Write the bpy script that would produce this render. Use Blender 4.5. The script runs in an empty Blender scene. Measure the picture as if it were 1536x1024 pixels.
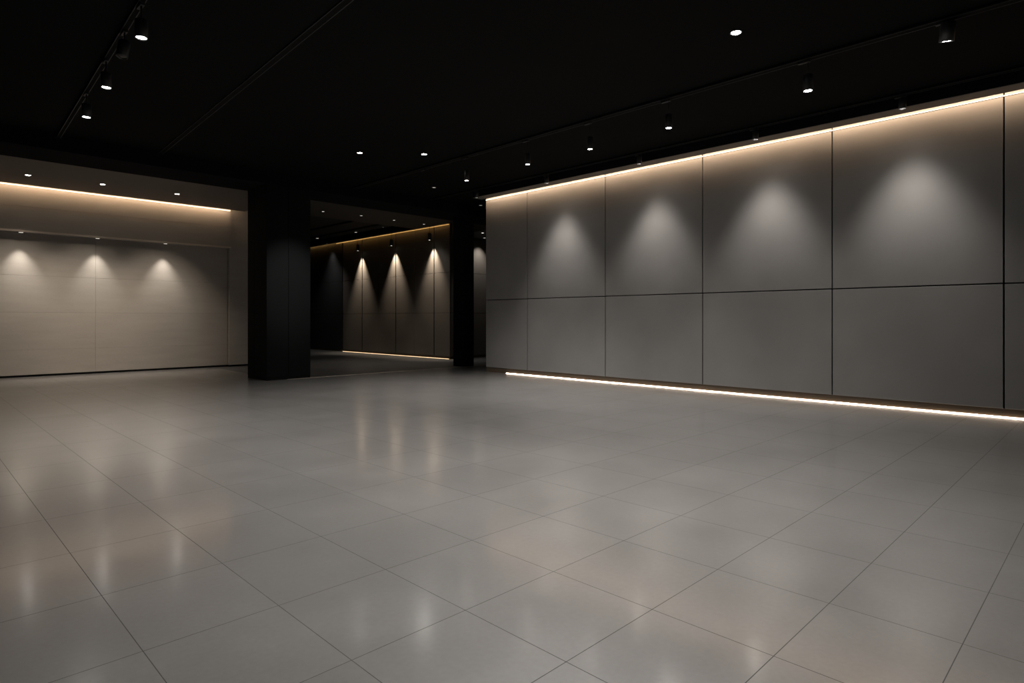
import bpy, bmesh, math, random
from mathutils import Vector, Matrix

H = 1.5                      # eye height in metres; plan measured in eye heights
random.seed(7)
S = bpy.context.scene
COL = S.collection

# ------------------------------------------------------------------ materials
def new_mat(name):
    m = bpy.data.materials.new(name); m.use_nodes = True
    nt = m.node_tree
    return m, nt, nt.nodes['Principled BSDF']

def N(nt, t, **kw):
    n = nt.nodes.new(t)
    for k, v in kw.items():
        setattr(n, k, v)
    return n

def math_node(nt, op, a, b=None):
    n = N(nt, 'ShaderNodeMath', operation=op)
    for i, x in enumerate((a, b)):
        if x is None: continue
        if isinstance(x, (int, float)): n.inputs[i].default_value = x
        else: nt.links.new(x, n.inputs[i])
    return n.outputs[0]

def surface(name, col, rough=0.5, var=0.15, scale=3.0, stretch=(1, 1, 1), bump=0.0, bump_scale=60.0,
            metallic=0.0, spec=0.5, rvar=0.06, fine=0.0):
    """plain surface whose own tone varies a little with noise"""
    m, nt, b = new_mat(name)
    tc = N(nt, 'ShaderNodeTexCoord')
    mp = N(nt, 'ShaderNodeMapping'); mp.inputs['Scale'].default_value = stretch
    geo = N(nt, 'ShaderNodeNewGeometry')
    nt.links.new(geo.outputs['Position'], mp.inputs['Vector'])
    n1 = N(nt, 'ShaderNodeTexNoise'); n1.inputs['Scale'].default_value = scale
    n1.inputs['Detail'].default_value = 6
    nt.links.new(mp.outputs[0], n1.inputs['Vector'])
    n2 = N(nt, 'ShaderNodeTexNoise'); n2.inputs['Scale'].default_value = bump_scale
    n2.inputs['Detail'].default_value = 4
    nt.links.new(mp.outputs[0], n2.inputs['Vector'])
    f = math_node(nt, 'MULTIPLY_ADD', n1.outputs['Fac'], 2 * var)
    f.node.inputs[2].default_value = 1 - var
    if fine:
        g = math_node(nt, 'MULTIPLY_ADD', n2.outputs['Fac'], 2 * fine); g.node.inputs[2].default_value = 1 - fine
        f = math_node(nt, 'MULTIPLY', f, g)
    mix = N(nt, 'ShaderNodeVectorMath', operation='SCALE')
    mix.inputs[0].default_value = col
    nt.links.new(f, mix.inputs['Scale'])
    nt.links.new(mix.outputs[0], b.inputs['Base Color'])
    r = math_node(nt, 'MULTIPLY_ADD', n1.outputs['Fac'], 2 * rvar); r.node.inputs[2].default_value = rough - rvar
    nt.links.new(r, b.inputs['Roughness'])
    b.inputs['Metallic'].default_value = metallic
    b.inputs['Specular IOR Level'].default_value = spec
    if bump:
        bp = N(nt, 'ShaderNodeBump'); bp.inputs['Strength'].default_value = bump
        bp.inputs['Distance'].default_value = 0.01
        nt.links.new(n2.outputs['Fac'], bp.inputs['Height'])
        nt.links.new(bp.outputs[0], b.inputs['Normal'])
    return m

def emitter(name, col, strength):
    m, nt, b = new_mat(name)
    b.inputs['Base Color'].default_value = (0.8, 0.8, 0.8, 1)
    b.inputs['Emission Color'].default_value = (*col, 1)
    b.inputs['Emission Strength'].default_value = strength
    return m

FLOOR_ALB = (0.21, 0.204, 0.197)
def tile_floor(name, col, rough, tiled=True, rstreak=0.10, spec=0.5, ior=1.5, coat=0.0):
    m, nt, b = new_mat(name)
    L = nt.links
    geo = N(nt, 'ShaderNodeNewGeometry')
    sep = N(nt, 'ShaderNodeSeparateXYZ'); L.new(geo.outputs['Position'], sep.inputs[0])
    u = math_node(nt, 'DIVIDE', sep.outputs[0], H); v = math_node(nt, 'DIVIDE', sep.outputs[1], H)
    # clouds in the stone
    n1 = N(nt, 'ShaderNodeTexNoise'); n1.inputs['Scale'].default_value = 1.1; n1.inputs['Detail'].default_value = 6
    n1.inputs['Roughness'].default_value = 0.62
    L.new(geo.outputs['Position'], n1.inputs['Vector'])
    n2 = N(nt, 'ShaderNodeTexNoise'); n2.inputs['Scale'].default_value = 34; n2.inputs['Detail'].default_value = 3
    L.new(geo.outputs['Position'], n2.inputs['Vector'])
    tone = math_node(nt, 'MULTIPLY_ADD', n1.outputs['Fac'], 0.56); tone.node.inputs[2].default_value = 0.72
    t2 = math_node(nt, 'MULTIPLY_ADD', n2.outputs['Fac'], 0.30); t2.node.inputs[2].default_value = 0.85
    tone = math_node(nt, 'MULTIPLY', tone, t2)
    if tiled:
        def coord(x, a, slope, origin, s0):
            # joints get a little wider apart away from the entrance corner
            arg = math_node(nt, 'MULTIPLY_ADD', x, slope / s0); arg.node.inputs[2].default_value = 1.0
            arg = math_node(nt, 'MAXIMUM', arg, 0.08)
            lg = math_node(nt, 'LOGARITHM', arg, math.e)
            t0 = math.log(1 + origin * slope / s0) / slope
            t = math_node(nt, 'DIVIDE', lg, slope)
            t = math_node(nt, 'SUBTRACT', t, t0)
            sp = math_node(nt, 'MULTIPLY', arg, s0)       # local joint spacing
            return t, sp
        tu, su = coord(u, None, 0.046, 0.945, 0.385)
        tv, sv = coord(v, None, 0.080, 1.16, 0.340)
        def dist(t, sp):
            fr = math_node(nt, 'FRACT', t)
            d = math_node(nt, 'MINIMUM', fr, math_node(nt, 'SUBTRACT', 1.0, fr))
            return math_node(nt, 'MULTIPLY', d, sp)
        d = math_node(nt, 'MINIMUM', dist(tu, su), dist(tv, sv))
        joint = math_node(nt, 'LESS_THAN', d, 0.0014)
        edge = N(nt, 'ShaderNodeMapRange'); edge.inputs['From Min'].default_value = 0.0015
        edge.inputs['From Max'].default_value = 0.005
        L.new(d, edge.inputs['Value'])
        # each tile its own slight tone
        cmb = N(nt, 'ShaderNodeCombineXYZ')
        L.new(math_node(nt, 'FLOOR', tu), cmb.inputs[0]); L.new(math_node(nt, 'FLOOR', tv), cmb.inputs[1])
        wn = N(nt, 'ShaderNodeTexWhiteNoise'); L.new(cmb.outputs[0], wn.inputs['Vector'])
        tt = math_node(nt, 'MULTIPLY_ADD', wn.outputs['Value'], 0.07); tt.node.inputs[2].default_value = 0.965
        tone = math_node(nt, 'MULTIPLY', tone, tt)
        jd = math_node(nt, 'MULTIPLY_ADD', joint, -0.65); jd.node.inputs[2].default_value = 1.0
        tone = math_node(nt, 'MULTIPLY', tone, jd)
    sc = N(nt, 'ShaderNodeVectorMath', operation='SCALE'); sc.inputs[0].default_value = col
    L.new(tone, sc.inputs['Scale']); L.new(sc.outputs[0], b.inputs['Base Color'])
    n3 = N(nt, 'ShaderNodeTexNoise'); n3.inputs['Scale'].default_value = 1.7; n3.inputs['Detail'].default_value = 2
    L.new(geo.outputs['Position'], n3.inputs['Vector'])
    r = math_node(nt, 'MULTIPLY_ADD', n3.outputs['Fac'], 2 * rstreak); r.node.inputs[2].default_value = rough - rstreak
    if tiled:
        r = math_node(nt, 'MAXIMUM', r, math_node(nt, 'MULTIPLY', joint, 0.8))
        sp_ = math_node(nt, 'MULTIPLY_ADD', joint, .05-spec); sp_.node.inputs[2].default_value = spec
        L.new(sp_, b.inputs['Specular IOR Level'])
    L.new(r, b.inputs['Roughness'])
    b.inputs['Specular IOR Level'].default_value = spec
    b.inputs['IOR'].default_value = ior
    if coat:      # the sealed, polished top of the tiles; joints stay open
        cw = math_node(nt, 'MULTIPLY_ADD', joint, -coat); cw.node.inputs[2].default_value = coat
        L.new(cw, b.inputs['Coat Weight'])
        cr = math_node(nt, 'MULTIPLY_ADD', n3.outputs['Fac'], 0.07); cr.node.inputs[2].default_value = 0.115
        L.new(cr, b.inputs['Coat Roughness'])
        b.inputs['Coat IOR'].default_value = 1.95
    return m

M = {}
M['floor'] = tile_floor('polished concrete tile', FLOOR_ALB, 0.31, rstreak=0.03, spec=0.5, ior=2.2, coat=1.0)
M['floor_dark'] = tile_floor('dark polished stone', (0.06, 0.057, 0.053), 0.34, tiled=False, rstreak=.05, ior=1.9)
M['panel'] = surface('grey wall panel', (0.175, 0.171, 0.167), 0.55, var=0.17, scale=1.1, fine=0.05, bump=0.04, bump_scale=90, spec=0.35)
M['plaster'] = surface('beige textured wall covering', (0.34, 0.312, 0.278), 0.7, var=0.10, scale=2.2, stretch=(0.5, 0.5, 3.0), fine=0.09, bump=0.10, bump_scale=40, spec=0.3)
M['soffit'] = surface('taupe soffit paint', (0.13, 0.115, 0.10), 0.75, var=0.06, spec=0.2)
M['brown'] = surface('dark brown wall panel', (0.105, 0.092, 0.078), 0.5, var=0.12, scale=1.5, fine=0.05, spec=0.4)
M['blackpanel'] = surface('black wall panel', (0.020, 0.020, 0.021), 0.5, var=0.10, spec=0.35)
M['column'] = surface('black column cladding', (0.0065, 0.0067, 0.0070), 0.8, var=0.12, scale=1.5, spec=0.04)
M['hall_soffit'] = surface('dark umber soffit paint', (0.055, 0.050, 0.044), 0.75, var=0.06, spec=0.2)
M['hall_ceiling'] = surface('dark grey hall ceiling', (0.03, 0.028, 0.026), 0.8, var=0.1, spec=0.2)
M['ceiling'] = surface('matt black ceiling', (0.0036, 0.0036, 0.0036), 0.85, var=0.15, scale=0.8, spec=0.06)
M['beam'] = surface('deep black beam paint', (0.005, 0.005, 0.006), 0.9, var=0.1, spec=0.05)
M['groove'] = surface('black joint', (0.006, 0.006, 0.006), 0.9, var=0.1, spec=0.05)
M['kick'] = surface('dark bronze plinth', (0.075, 0.055, 0.036), 0.45, var=0.1, spec=0.4)
M['metal'] = surface('black powder coat', (0.012, 0.012, 0.0125), 0.45, var=0.1, spec=0.4)
M['edge'] = surface('worn black aluminium', (0.014, 0.0135, 0.013), 0.5, var=0.1, spec=0.5)
M['rail'] = surface('bronze anodised rail', (0.58, 0.50, 0.41), 0.4, var=0.08, spec=0.5)
M['silver'] = surface('brushed nickel', (0.5, 0.48, 0.46), 0.35, var=0.08, metallic=0.6)
M['lens_bright'] = emitter('bright lamp lens', (1.0, 0.96, 0.90), 80.0)
M['lens_mid'] = emitter('lit lamp lens', (1.0, 0.95, 0.88), 30.0)
M['lens_deep'] = emitter('deep set lamp lens', (1.0, 0.93, 0.84), 300.0)
M['lens_small'] = emitter('small lamp lens', (1.0, 0.93, 0.84), 3.0)
M['lens_soft'] = emitter('soft lamp lens', (1.0, 0.92, 0.82), 1.3)
M['lens_dim'] = emitter('dim lamp lens', (1.0, 0.92, 0.82), 0.35)
M['lens_off'] = surface('unlit lamp lens', (0.02, 0.02, 0.02), 0.2)
WARM = (1.0, 0.69, 0.44)
AMBER = (1.0, 0.55, 0.16)
M['led_cove'] = emitter('warm led tape', WARM, 46.0)
M['line_warm'] = emitter('warm cove diffuser edge', (1.0, 0.80, 0.60), 2.2)
M['line_amber'] = emitter('amber cove diffuser edge', (1.0, 0.42, 0.08), 0.22)
M['led_cove_left'] = emitter('warm led tape for the beige wall', WARM, 26.0)
M['led_floor'] = emitter('warm led tape at floor', (1.0, 0.80, 0.62), 25.0)
M['led_amber'] = emitter('amber led tape', AMBER, 5.0)
M['led_amber_floor'] = emitter('amber led tape at floor', (1.0, 0.68, 0.36), 3.0)

# ------------------------------------------------------------------ mesh helpers
def box_into(bm, u0, u1, v0, v1, z0, z1, bev=0.0):
    geom = bmesh.ops.create_cube(bm, size=1.0)['verts']
    bmesh.ops.scale(bm, vec=((u1-u0)*H, (v1-v0)*H, (z1-z0)*H), verts=geom)
    bmesh.ops.translate(bm, vec=((u0+u1)/2*H, (v0+v1)/2*H, (z0+z1)/2*H), verts=geom)
    if bev:
        eds = list({e for vv in geom for e in vv.link_edges})
        bmesh.ops.bevel(bm, geom=eds, offset=bev, segments=2, affect='EDGES', profile=0.5)

def finish(name, bm, mat, parent=None, smooth=False, origin=None):
    me = bpy.data.meshes.new(name)
    bm.normal_update()
    if smooth:
        for f in bm.faces: f.smooth = True
    if origin is not None:
        bmesh.ops.translate(bm, vec=-Vector(origin), verts=bm.verts)
    bm.to_mesh(me); bm.free()
    me.materials.append(M[mat] if isinstance(mat, str) else mat)
    o = bpy.data.objects.new(name, me); COL.objects.link(o)
    if origin is not None: o.location = origin
    if parent is not None: o.parent = parent
    return o

def boxes(name, lst, mat, parent=None, bev=0.0, **props):
    bm = bmesh.new()
    for b in lst: box_into(bm, *b, bev=bev)
    o = finish(name, bm, mat, parent)
    for k, v in props.items(): o[k] = v
    return o

def struct(name, lst, mat, parent=None, bev=0.0):
    o = boxes(name, lst, mat, parent, bev)
    if parent is None: o['kind'] = 'structure'
    return o

def thing(name, label, cat, loc=(0, 0, 0), group=None):
    o = bpy.data.objects.new(name, None); COL.objects.link(o)
    o.empty_display_size = 0.05
    o.location = loc; o['label'] = label; o['category'] = cat
    if group: o['group'] = group
    return o

def tag(o, label, cat, group=None):
    o['label'] = label; o['category'] = cat
    if group: o['group'] = group
    return o

def lathe(name, prof, mat, seg=28):
    """closed surface of revolution; prof = [(r, z), ...]"""
    bm = bmesh.new(); rings = []
    for r, z in prof:
        if r < 1e-6: rings.append([bm.verts.new((0, 0, z))])
        else: rings.append([bm.verts.new((r*math.cos(2*math.pi*i/seg), r*math.sin(2*math.pi*i/seg), z)) for i in range(seg)])
    for a, b in zip(rings, rings[1:]):
        for i in range(seg):
            j = (i+1) % seg
            if len(a) == 1 and len(b) == 1: continue
            if len(a) == 1: bm.faces.new((a[0], b[j], b[i]))
            elif len(b) == 1: bm.faces.new((a[i], a[j], b[0]))
            else: bm.faces.new((a[i], a[j], b[j], b[i]))
    bmesh.ops.recalc_face_normals(bm, faces=bm.faces)
    me = bpy.data.meshes.new(name); bm.to_mesh(me); bm.free()
    me.materials.append(M[mat])
    for p in me.polygons: p.use_smooth = abs(p.normal.z) < 0.9
    return me

def mesh_box(name, sx, sy, sz, mat, bev=0.0, off=(0, 0, 0)):
    bm = bmesh.new()
    g = bmesh.ops.create_cube(bm, size=1.0)['verts']
    bmesh.ops.scale(bm, vec=(sx, sy, sz), verts=g)
    if bev: bmesh.ops.bevel(bm, geom=list(bm.edges), offset=bev, segments=2, affect='EDGES', profile=0.5)
    bmesh.ops.translate(bm, vec=off, verts=bm.verts)
    me = bpy.data.meshes.new(name); bm.to_mesh(me); bm.free()
    me.materials.append(M[mat]); return me

def part(name, me, parent, loc=(0, 0, 0), rot=(0, 0, 0), mat=None):
    o = bpy.data.objects.new(name, me); COL.objects.link(o)
    o.parent = parent; o.location = loc; o.rotation_euler = rot
    if mat:
        o.material_slots[0].link = 'OBJECT'; o.material_slots[0].material = M[mat]
    return o

def spot(parent, loc, aim, watts, half, blend=1.0, col=(1.0, 0.945, 0.89), soft=0.03):
    """the lamp's beam; loc and aim are in the parent's frame"""
    ld = bpy.data.lights.new('beam', 'SPOT')
    ld.energy = watts; ld.spot_size = math.radians(2*half); ld.spot_blend = blend
    ld.color = col; ld.shadow_soft_size = soft
    o = bpy.data.objects.new('beam', ld); COL.objects.link(o)
    o.parent = parent; o.location = loc
    o.rotation_euler = Vector(aim).to_track_quat('-Z', 'Y').to_euler()
    return o

# ------------------------------------------------------------------ the setting
CZ = 3.39          # main ceiling
SZ = 3.27          # soffits by the lit walls
BZ = 3.20          # underside of the cross beam
KZ = 3.376         # soffit of the rear hall
RU, RV = 7.98, 8.66       # grey wall plane and its end
LV = 13.46                # beige wall plane
HU = 9.80                 # rear hall wall plane

struct('floor', [(-6, 13, -6, 9.88, -.12, 0), (-6, 4.6, 9.88, 14, -.12, 0)], 'floor')
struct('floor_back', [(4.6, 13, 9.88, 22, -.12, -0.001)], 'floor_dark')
ceil = struct('ceiling', [(-6, 13, -6, 10.68, CZ, CZ+.25)], 'ceiling')
struct('ceiling_back', [(5.2, 13, 10.68, 22, 3.5, 3.64), (-6, 5.2, 10.68, 14, 3.45, 3.64)], 'hall_ceiling')

# right wall: core block, panels, plinth, bulkhead
wr = struct('wall_right', [(RU+.02, 13, -6, RV, 0, CZ)], 'groove')
vs = [-6, -4.16, -2.48, -.79, .892, 2.516, 4.199, 5.867, 7.576, RV]
G = .007
for a, b in zip(vs, vs[1:]):
    for z0, z1 in ((.091, 1.363), (1.363, 3.37)):
        boxes('wall_panel', [(RU-.02, RU+.02, a+(G if a > -6 else 0), b-(G if b < RV else 0), z0+(G if z0 > 1 else 0), z1-(G if z1 < 2 else 0))],
              'panel', wr, bev=0.004)
boxes('end_panel', [(RU+.02, 9.2, RV, RV+.02, .091, CZ-.005)], 'panel', wr)
struct('baseboard_right', [(RU-.004, RU+.02, -6, RV, 0, .091)], 'kick')
struct('trim_right_soffit', [(7.63, RU-.150, -6, RV, SZ, CZ), (RU-.150, RU-.130, -6, RV, SZ, SZ+.012)], 'beam')
struct('trim_right_soffit_face', [(7.63, RU-.130, -6, RV, SZ-.006, SZ)], 'soffit')

# left wall
wl = struct('wall_left', [(-6, 6.5, LV+.03, 14, 0, 3.45)], 'groove')
us = [-6, -4.48, -2.12, .24, 2.6, 4.955]
zs = [.035, .466, 1.117, 1.755, 2.52]
g = .0008
for a, b in zip(us, us[1:]):
    for z0, z1 in zip(zs, zs[1:]):
        boxes('wall_panel', [(a+g, b-g, LV, LV+.03, z0+g, z1-g)], 'plaster', wl, bev=0.002)
boxes('pilaster', [(4.965, 6.5, LV-.07, LV+.03, .035, 3.45)], 'plaster', wl, bev=0.003)
val = boxes('valance', [(-6, 4.965, LV-.16, LV, 2.49, 2.92-g), (-6, 4.965, LV-.16, LV, 2.92+g, 3.40)], 'plaster', wl, bev=0.002)
boxes('valance_rail', [(-6, 4.965, LV-.175, LV-.16, 2.485, 2.515)], 'rail', wl)
struct('baseboard_left', [(-6, 6.5, LV+.005, LV+.03, 0, .035)], 'groove')
struct('trim_left_soffit', [(-6, 5.2, 10.68, LV-.30, SZ, 3.45), (-6, 5.2, LV-.30, LV-.28, SZ, SZ+.012)], 'soffit')

# cross beam
struct('trim_beam', [(-6, 13, 9.88, 10.68, BZ, CZ)], 'beam')

# rear hall
struct('trim_hall_soffit', [(5.2, HU-.10, 10.68, 13.3, KZ, 3.5), (HU-.10, 9.85, 10.68, 11.97, KZ, 3.5)], 'hall_soffit')
struct('trim_hall_bulkhead', [(HU-.36, HU-.10, 13.3, 21, KZ, 3.5)], 'beam')
struct('trim_bay_soffit', [(9.85, 13, 10.68, 11.97, 3.10, 3.5)], 'hall_soffit')
wh = struct('wall_hall', [(HU+.03, 13, 12.03, 22, 0, 3.5)], 'groove')
hv = [12.0, 12.64, 13.5, 14.36, 15.23, 16.10, 17.23, 18.1, 19.0, 20.0, 21.0]
hz = [.06, 1.16, 2.18, 3.46]
hg = .004
for a, b in zip(hv, hv[1:]):
    for z0, z1 in zip(hz, hz[1:]):
        big = a in (12.64, 14.36, 16.10, 17.23); bigb = b in (12.64, 14.36, 16.10, 17.23)
        boxes('wall_panel', [(HU, HU+.03, a+(.021 if big else hg), b-(.021 if bigb else hg), z0+hg, z1-hg)],
              'brown' if b < 17.3 else 'blackpanel', wh, bev=0.002)
for a, b in ((HU+.03, 11.2), (11.2, 12.9)):
    for z0, z1 in zip(hz, hz[1:]):
        boxes('wall_panel', [(a+hg, b-hg, 12.0, 12.03, z0+hg, z1-hg)], 'brown', wh, bev=0.002)
struct('baseboard_hall', [(HU+.01, HU+.03, 12.03, 21, 0, .06), (HU+.01, 13, 12.01, 12.03, 0, .06)], 'kick')
struct('trim_threshold', [(4.6, 12.9, 9.868, 9.882, -.01, .002)], 'rail')
struct('wall_hall_left', [(6.2, 6.5, 14, 21, 0, 3.5)], 'blackpanel')
struct('wall_hall_end', [(6.2, HU+.03, 21, 21.2, 0, 3.5)], 'blackpanel')
struct('wall_bay', [(12.9, 13, RV, 12.0, 0, 3.5)], 'brown')
# behind the camera
struct('wall_back', [(-6, 8, -6.2, -6, 0, CZ)], 'panel')
struct('wall_side', [(-6.2, -6, -6, 14, 0, CZ)], 'panel')

# ceiling slot (a black channel) and fine joints
def rot_strip(name, a, b, w, z0, z1, mat, parent=None):
    """straight bar from plan point a to plan point b"""
    a, b = Vector((*a, 0))*H, Vector((*b, 0))*H
    d = b-a; ln = d.length
    bm = bmesh.new()
    gm = bmesh.ops.create_cube(bm, size=1.0)['verts']
    bmesh.ops.scale(bm, vec=(ln, w*H, (z1-z0)*H), verts=gm)
    bmesh.ops.rotate(bm, matrix=Matrix.Rotation(math.atan2(d.y, d.x), 3, 'Z'), verts=gm)
    mid = (a+b)/2
    bmesh.ops.translate(bm, vec=(mid.x, mid.y, (z0+z1)/2*H), verts=gm)
    return finish(name, bm, mat, parent)

def ceiling_rail(name, label, cat, a, b, w, z, hgt, group=None):
    """extruded lighting rail: black body with two thin lips along its lower edges"""
    mid = ((a[0]+b[0])/2*H, (a[1]+b[1])/2*H, z*H)
    t = thing(name, label, cat, mid, group)
    d = Vector((b[0]-a[0], b[1]-a[1])).normalized(); n = Vector((-d.y, d.x))
    inv = Matrix.Translation(-Vector(mid))
    def add(nm, off, ww, z0, z1, mat):
        o = rot_strip(nm, (a[0]+n.x*off, a[1]+n.y*off), (b[0]+n.x*off, b[1]+n.y*off), ww, z0, z1, mat)
        o.data.transform(inv); o.parent = t
    add('rail_body', 0, w, z-hgt, z, 'groove')
    add('rail_lip', w/2+.003, .006, z-hgt-.002, z-hgt+.006, 'edge')
    add('rail_lip', -w/2-.003, .006, z-hgt-.002, z-hgt+.006, 'edge')
    return t

ceiling_rail('ceiling_track', 'black ceiling track on the left carrying three lit spotlights', 'light track', (1.20, 3.0), (1.497, 9.86), .035, CZ, .03)
ceiling_rail('ceiling_slot', 'long empty black slot rail crossing the ceiling between the two spotlight tracks', 'ceiling rail', (2.32, 2.9), (2.692, 9.86), .05, CZ, .012)
LONGTRACK = ceiling_rail('ceiling_track', 'long black ceiling track from which the hanging cylinder pendants drop', 'light track', (5.87, -1.0), (5.87, 9.86), .06, CZ, .03)
ceiling_rail('ceiling_track', 'black ceiling track running close along the soffit of the grey panel wall', 'light track', (7.50, -1.0), (7.50, 9.86), .04, CZ, .03)
for uu, lb in ((8.2, 'left'), (9.0, 'right')):
    ceiling_rail('ceiling_track', 'thin black track on the dim rear hall ceiling, the %s one of two' % lb, 'light track', (uu, 13.35), (uu, 20.9), .06, 3.5, .03)

# ------------------------------------------------------------------ columns
def column(label, u0, u1, v0, v1, su, sv):
    t = thing('column', label, 'column', ((u0+u1)/2*H, (v0+v1)/2*H, 0))
    off = Matrix.Translation((-(u0+u1)/2*H, -(v0+v1)/2*H, 0))
    e = .012
    def add(nm, lst, mat, bev=0):
        o = boxes(nm, lst, mat, None, bev); o.data.transform(off); o.parent = t
    add('core', [(u0+e, u1-e, v0+e, v1-e, 0, BZ)], 'groove')
    uu = [u0]+su+[u1]; vv = [v0]+sv+[v1]; k = .003
    for a, b in zip(uu, uu[1:]):
        add('cladding_panel', [(a+k, b-k, v0, v0+e, .05, BZ)], 'column', .003)
        add('cladding_panel', [(a+k, b-k, v1-e, v1, .05, BZ)], 'column', .003)
    for a, b in zip(vv, vv[1:]):
        add('cladding_panel', [(u0, u0+e, a+k, b-k, .05, BZ)], 'column', .003)
        add('cladding_panel', [(u1-e, u1, a+k, b-k, .05, BZ)], 'column', .003)
    add('plinth', [(u0+.004, u1-.004, v0+.004, v1-.004, 0, .05)], 'groove')
column('wide black clad square column beside the beige wall', 4.25, 5.01, 9.88, 10.64, [4.62], [10.36])
column('slim black column at the far end by the grey panel wall', 8.448, 8.73, 9.88, 10.23, [], [])

# ------------------------------------------------------------------ LED strips
def led(label, b, mat, line=None, line_mat=None):
    c = ((b[0]+b[1])/2*H, (b[2]+b[3])/2*H, (b[4]+b[5])/2*H)
    off = Matrix.Translation(-Vector(c))
    if line is None:
        o = boxes('led_strip', [b], mat)
        o.data.transform(off); o.location = c
        tag(o, label, 'light strip')
        return
    t = thing('cove_light', label, 'cove light', c)
    for nm, bb, mm in (('led_tape', b, mat), ('diffuser_edge', line, line_mat)):
        o = boxes(nm, [bb], mm); o.data.transform(off); o.parent = t
led('warm white cove light strip along the top of the grey panel wall', (RU-.150, RU-.135, -5.9, RV-.01, SZ+.055, SZ+.095), 'led_cove',
    (RU-.032, RU-.02, -5.9, RV, SZ-.006, SZ-.001), 'line_warm')
led('warm white light strip on the floor under the grey panel wall', (RU-.012, RU-.004, -5.9, 8.12, 0.0, .007), 'led_floor')
led('warm cove light strip above the beige wall on the left', (-5.9, 4.94, LV-.30, LV-.285, SZ+.055, SZ+.095), 'led_cove_left',
    (-5.9, 4.95, LV-.172, LV-.16, SZ-.006, SZ+.003), 'line_warm')
led('amber cove light strip along the top of the brown rear hall wall', (HU-.10, HU-.09, 12.02, 20.9, KZ+.03, KZ+.06), 'led_amber',
    (HU-.012, HU, 12.02, 17.6, KZ-.008, KZ+.006), 'line_amber')
led('amber light strip at the foot of the brown rear hall wall', (HU+.002, HU+.010, 12.05, 17.23, 0.0, .005), 'led_amber_floor')

# ------------------------------------------------------------------ lamps
R1, L1 = .036*H, .145*H                      # hanging cylinder
def cyl_mesh(r, l):
    return lathe('housing', [(0, 0), (r*.86, 0), (r, -.01), (r, -l), (r*.93, -l-.002), (r*.88, -l-.001), (r*.82, -l+.02), (0, -l+.02)], 'metal')
def lens_mesh(r):
    return lathe('lens', [(0, .002), (r, .002), (r, -.001), (r*.6, -.005), (0, -.007)], 'lens_bright')
ME_H = cyl_mesh(R1, L1); ME_L = lens_mesh(R1*.80)
ME_ADAPT = mesh_box('adapter', .05, .16, .035, 'metal', .004)
ME_STEM = lathe('stem', [(0, 0), (.012, 0), (.012, -.05), (0, -.05)], 'metal', 12)
def cord_mesh(l): return lathe('cord', [(0, 0), (.005, 0), (.005, -l), (0, -l)], 'metal', 10)

def pendant(label, u, v, zb, ztop, group, r=R1, l=L1, lens='lens_bright', watts=0, half=50, aim=(0, 0, -1), adapter=True, tilt=(0, 0, 0), blend=1.0, col=(1.0, .945, .89), soft=.04):
    t = thing('pendant_light', label, 'pendant light', (u*H, v*H, ztop*H), group)
    k = r/R1; j = l/L1
    drop = (ztop-zb)*H-l
    if adapter:
        part('adapter', ME_ADAPT, t, (0, .05, -.0175))
    else:
        part('canopy', lathe('canopy', [(0, 0), (.05, 0), (.05, -.015), (.01, -.03), (0, -.03)], 'metal', 20), t)
    part('cord', cord_mesh(drop+.01), t)
    hs = part('housing', ME_H, t, (0, 0, -drop), tilt); hs.scale = (k, k, j)
    ln = part('lens', ME_L, hs, (0, 0, -L1+.008), mat=lens)
    if watts:
        spot(t, Vector((0, 0, -drop)) + Matrix.Rotation(tilt[0], 3, 'X') @ (Matrix.Rotation(tilt[1], 3, 'Y') @ Vector((0, 0, -l-.02))), aim, watts, half, blend, col, soft)
    return t

PG = 'cylinder pendants on the right ceiling track'
TZ = CZ-.03
P = [(1.00, 3.20, 'nearest and largest black pendant on the right track, its lens glaring white', (math.radians(8), math.radians(-14), 0)),
     (2.06, 3.075, 'second nearest black cylinder pendant on the long right track, lens glaring white', (0, 0, 0)),
     (3.49, 3.05, 'third black cylinder pendant from the camera on the long right track', (0, 0, 0)),
     (4.55, 3.03, 'fourth black cylinder pendant from the camera on the long right track', (0, 0, 0)),
     (5.58, 3.03, 'fifth black cylinder pendant, second farthest on the long right track', (0, 0, 0)),
     (6.80, 3.012, 'farthest black cylinder pendant on the long right track', (0, 0, 0))]
for i, (v, z, lb, tl) in enumerate(P):
    pendant(lb, 5.87, v, z, TZ, PG, watts=(50, 100, 400, 360, 330, 300)[i], half=44, aim=(.14, 0, -1), lens='lens_bright' if i < 3 else 'lens_mid', tilt=tl, r=R1*(1.45, 1.2, 1.05, 1, 1, 1)[i])
o = part('adapter', ME_ADAPT, LONGTRACK, (0, 7.86*H-LONGTRACK.location.y, -.03*H-.0175))

# wall washers beside the soffit of the grey wall
R2, L2 = .035*H, .11*H
ME_H2 = cyl_mesh(R2, L2); ME_L2 = lens_mesh(R2*.80)
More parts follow.
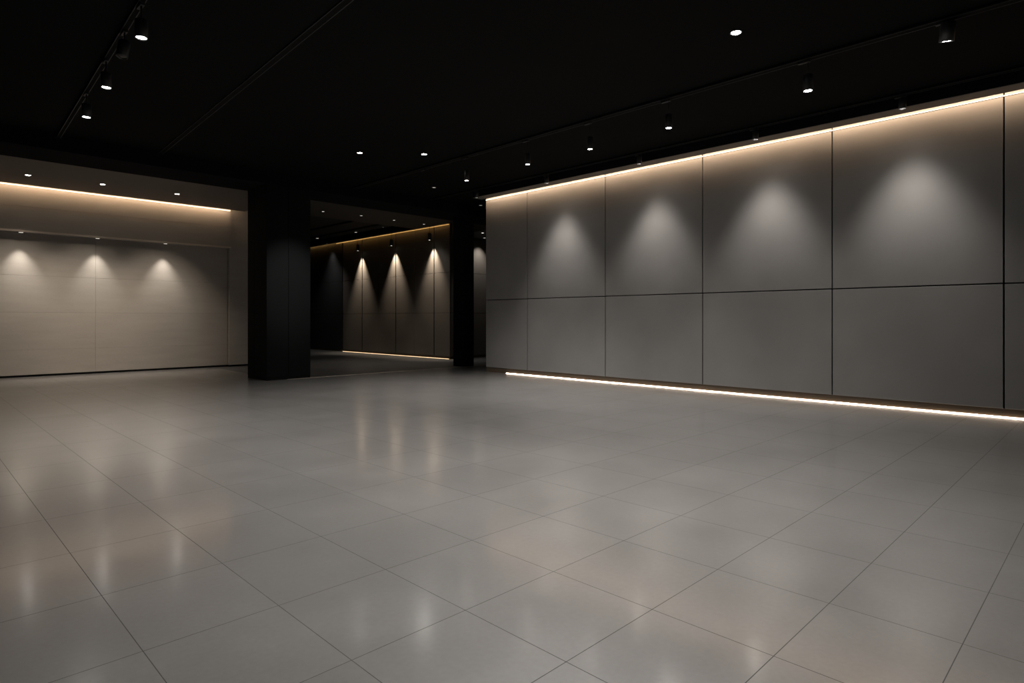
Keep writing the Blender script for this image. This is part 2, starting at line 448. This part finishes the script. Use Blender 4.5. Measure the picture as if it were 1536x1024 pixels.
# the wall washers' lamps sit deep in their tubes
ME_H3 = lathe('housing', [(0, 0), (R2*.86, 0), (R2, -.01), (R2, -L2), (R2*.93, -L2-.002), (R2*.86, -L2), (R2*.84, -L2+.034), (0, -L2+.034)], 'metal')
ME_L3 = lens_mesh(R2*.78)
def tracklight(label, u, v, zb, ztop, group, lens, watts=0, half=26, aim=(0, 0, -1), tilt=(0, 0, 0), name='spotlight', yoke=True, blend=1.0, col=(1.0, .94, .88), k=1.0, soft=.03, deep=False):
    t = thing(name, label, 'spotlight', (u*H, v*H, ztop*H), group)
    drop = (ztop-zb)*H-L2*k
    part('adapter', ME_ADAPT, t, (0, .03, -.0175))
    part('stem', lathe('stem', [(0, 0), (.011, 0), (.011, -drop-.02), (0, -drop-.02)], 'metal', 12), t)
    hs = part('housing', ME_H3 if deep else ME_H2, t, (0, 0, -drop), tilt); hs.scale = (k, k, k)
    part('lens', ME_L3 if deep else ME_L2, hs, (0, 0, -L2+(.030 if deep else .008)), mat=lens)
    if watts:
        spot(t, (0, 0, -drop-L2*k-.03), aim, watts, half, blend, col, soft)
    return t
WG = 'spotlights washing the grey panel wall'
W = [(1.68, 'nearest'), (3.25, 'second nearest'), (4.93, 'third nearest'), (6.70, 'fourth nearest')]
WASH = 345
for v, nm in W:
    tracklight('%s small black spotlight washing the grey panel wall from beside its soffit' % nm, 7.50, v, 3.215, TZ, WG, 'lens_deep',
               WASH, 36, Vector((.16, 0, -1.0)), deep=True, soft=.18, col=(1.0, .925, .85))
tracklight('small black spotlight past the far end of the grey panel wall, lens barely lit', 7.50, 8.41, 3.215, TZ, WG, 'lens_dim')

# left track
LG = 'spotlights on the left ceiling track'
LT = [(1.297, 5.216, 3.10, 'nearest lit black spotlight on the left ceiling track'),
      (1.35, 6.563, 3.10, 'middle lit black spotlight on the left ceiling track'),
      (1.402, 7.67, 3.10, 'farthest lit black spotlight on the left ceiling track')]
for (u, v, z, lb), w_ in zip(LT, (700, 600, 280)):
    tracklight(lb, u, v, z, TZ, LG, 'lens_bright', w_, 48, (0.35, 0, -1), k=1.25)
tracklight('unlit black spotlight hanging between the two nearer lit ones on the left track', 1.322, 5.80, 3.13, TZ, LG, 'lens_off', tilt=(math.radians(-6), math.radians(10), 0), k=1.25)

# recessed downlights
def downlight(label, u, v, z, r, lens, group=None, watts=0, half=50, aim=(0, 0, -1), ring='metal', blend=1.0, col=(1.0, .95, .90), soft=.05):
    t = thing('downlight', label, 'downlight', (u*H, v*H, z*H), group)
    R = r*H
    part('trim_ring', lathe('trim_ring', [(R*.8, 0), (R*1.12, 0), (R*1.12, -.004), (R*1.0, -.012), (R*.86, -.010), (R*.8, 0)], ring, 28), t)
    part('lens', lathe('lens', [(0, 0), (R*.8, 0), (R*.8, -.006), (0, -.008)], lens, 24), t)
    if watts: spot(t, (0, 0, -.04), aim, watts, half, blend, col, soft)
    return t
CG = 'recessed downlights in the black ceiling'
downlight('bright round downlight recessed in the black ceiling, nearest the camera', 4.95, 2.31, CZ, .048, 'lens_bright', CG, 120, 58)
downlight('bright starry downlight recessed in the far ceiling beside the pendant track', 5.41, 7.21, CZ, .046, 'lens_bright', CG, 1000, 54)
downlight('smaller downlight in the far ceiling, left of the starry one', 4.71, 7.80, CZ, .042, 'lens_mid', CG, 800, 16, aim=(-.08, 2.08, -1.8))
downlight('faint downlight in the far ceiling between the two right tracks', 6.9, 8.9, CZ, .04, 'lens_dim', CG)
downlight('faint downlight beyond the end of the grey panel wall near the beam', 8.67, 9.6, CZ, .04, 'lens_dim', CG)
# added fill lamps, unseen above the viewpoint, to brighten the floor
for u, v, w in ((1.0, 1.2, 120), (2.85, 2.45, 1700), (3.4, 1.7, 80)):
    downlight('added unseen fill downlight above the viewpoint', u, v, CZ, .046, 'lens_bright', 'added fill downlights above the viewpoint', w, 58)

SG = 'downlights in the soffit above the beige wall'
for (u, v), nm in zip(((1.47, 12.25), (2.46, 12.2), (3.6, 12.18)), ('leftmost', 'middle', 'rightmost')):
    downlight('%s small downlight in the taupe soffit above the beige wall' % nm, u, v, SZ, .040, 'lens_bright', SG, 300, 38, aim=(0, .36, -1), ring='silver', col=(1.0, .86, .72))
VG = 'small spots under the valance of the beige wall'
for u, nm in ((1.5, 'leftmost'), (2.6, 'middle'), (3.72, 'rightmost')):
    t = thing('valance_spot', '%s small spot in the valance rail above a light pool on the beige wall' % nm, 'spotlight', (u*H, (LV-.155)*H, 2.485*H), VG)
    part('bracket', mesh_box('bracket', .10, .045, .02, 'silver', .004, (0, -.02, -.010)), t)
    part('lens', mesh_box('lens', .085, .028, .006, 'lens_soft', 0, (0, -.02, -.022)), t)
    spot(t, (0, -.02, -.05), (0, .0, -1.0), 150, 34, 1.0, (1.0, .92, .83), .02)

# rear hall
HG = 'downlights in the soffit of the rear hall'
for (u, v), nm in zip(((6.66, 12.55), (7.55, 12.44), (8.45, 12.45), (9.33, 12.44)), ('leftmost', 'second from the left', 'third from the left', 'rightmost')):
    downlight('tiny downlight in the rear hall soffit behind the beam, %s of four' % nm, u, v, KZ, .036, 'lens_soft', HG, 90, 45)
downlight('tiny downlight deep in the rear hall just right of the wide column', 9.2, 17.7, 3.5, .05, 'lens_soft', HG, 120, 45)
downlight('tiny glowing disc standing for the lit canopy of the farthest hall pendant', 9.35, 15.7, 3.5, .045, 'lens_soft', HG)  # no lamp: glow stands for light caught by the pendant's canopy
downlight('faint glowing disc standing for the lit canopy of the middle hall pendant', 9.35, 14.3, 3.5, .03, 'lens_dim', HG)  # likewise a canopy catching light, made as a faintly glowing disc
downlight('small downlight in the side bay soffit right of the slim column', 10.09, 11.1, 3.10, .04, 'lens_small', HG)
PH = 'pendants along the brown rear hall wall'
for v, nm in ((12.64, 'nearest'), (14.36, 'middle'), (16.10, 'farthest')):
    pendant('%s small black pendant hanging before the brown rear hall wall' % nm, 9.655, v, 3.02, KZ, PH, lens='lens_small', watts=820, half=31, aim=(.12, 0, -1), r=R1*1.25, l=L1*1.2,
            adapter=False, col=(1.0, .85, .68), soft=.02)
downlight('dim downlight over the black panel deep in the rear hall', 9.6, 17.84, KZ, .03, 'lens_dim', HG, 60, 42)
downlight('downlight over the side bay wall, mostly hidden by the grey wall', 10.75, 11.75, 3.10, .04, 'lens_soft', HG, 140, 45, aim=(0, .12, -1), col=(1, .95, .9))

# ------------------------------------------------------------------ world, camera, view
w = bpy.data.worlds.new('World'); S.world = w; w.use_nodes = True
w.node_tree.nodes['Background'].inputs[0].default_value = (0, 0, 0, 1)
w.node_tree.nodes['Background'].inputs[1].default_value = 0.0
cd = bpy.data.cameras.new('Camera'); cam = bpy.data.objects.new('Camera', cd); COL.objects.link(cam)
cd.sensor_width = 36.0; cd.lens = 924/1536*36.0
cd.shift_y = -33.5/1536
cam.location = (0, 0, H); cam.rotation_euler = (math.pi/2, 0, -math.pi/4)
cd.clip_end = 200
S.camera = cam
S.view_settings.view_transform = 'Standard'
S.view_settings.look = 'None'
S.view_settings.gamma = 1.0
S.view_settings.use_curve_mapping = False
S.view_settings.exposure = 0.0
S.cycles.use_denoising = True
S.cycles.max_bounces = 8
S.cycles.sample_clamp_indirect = 6.0
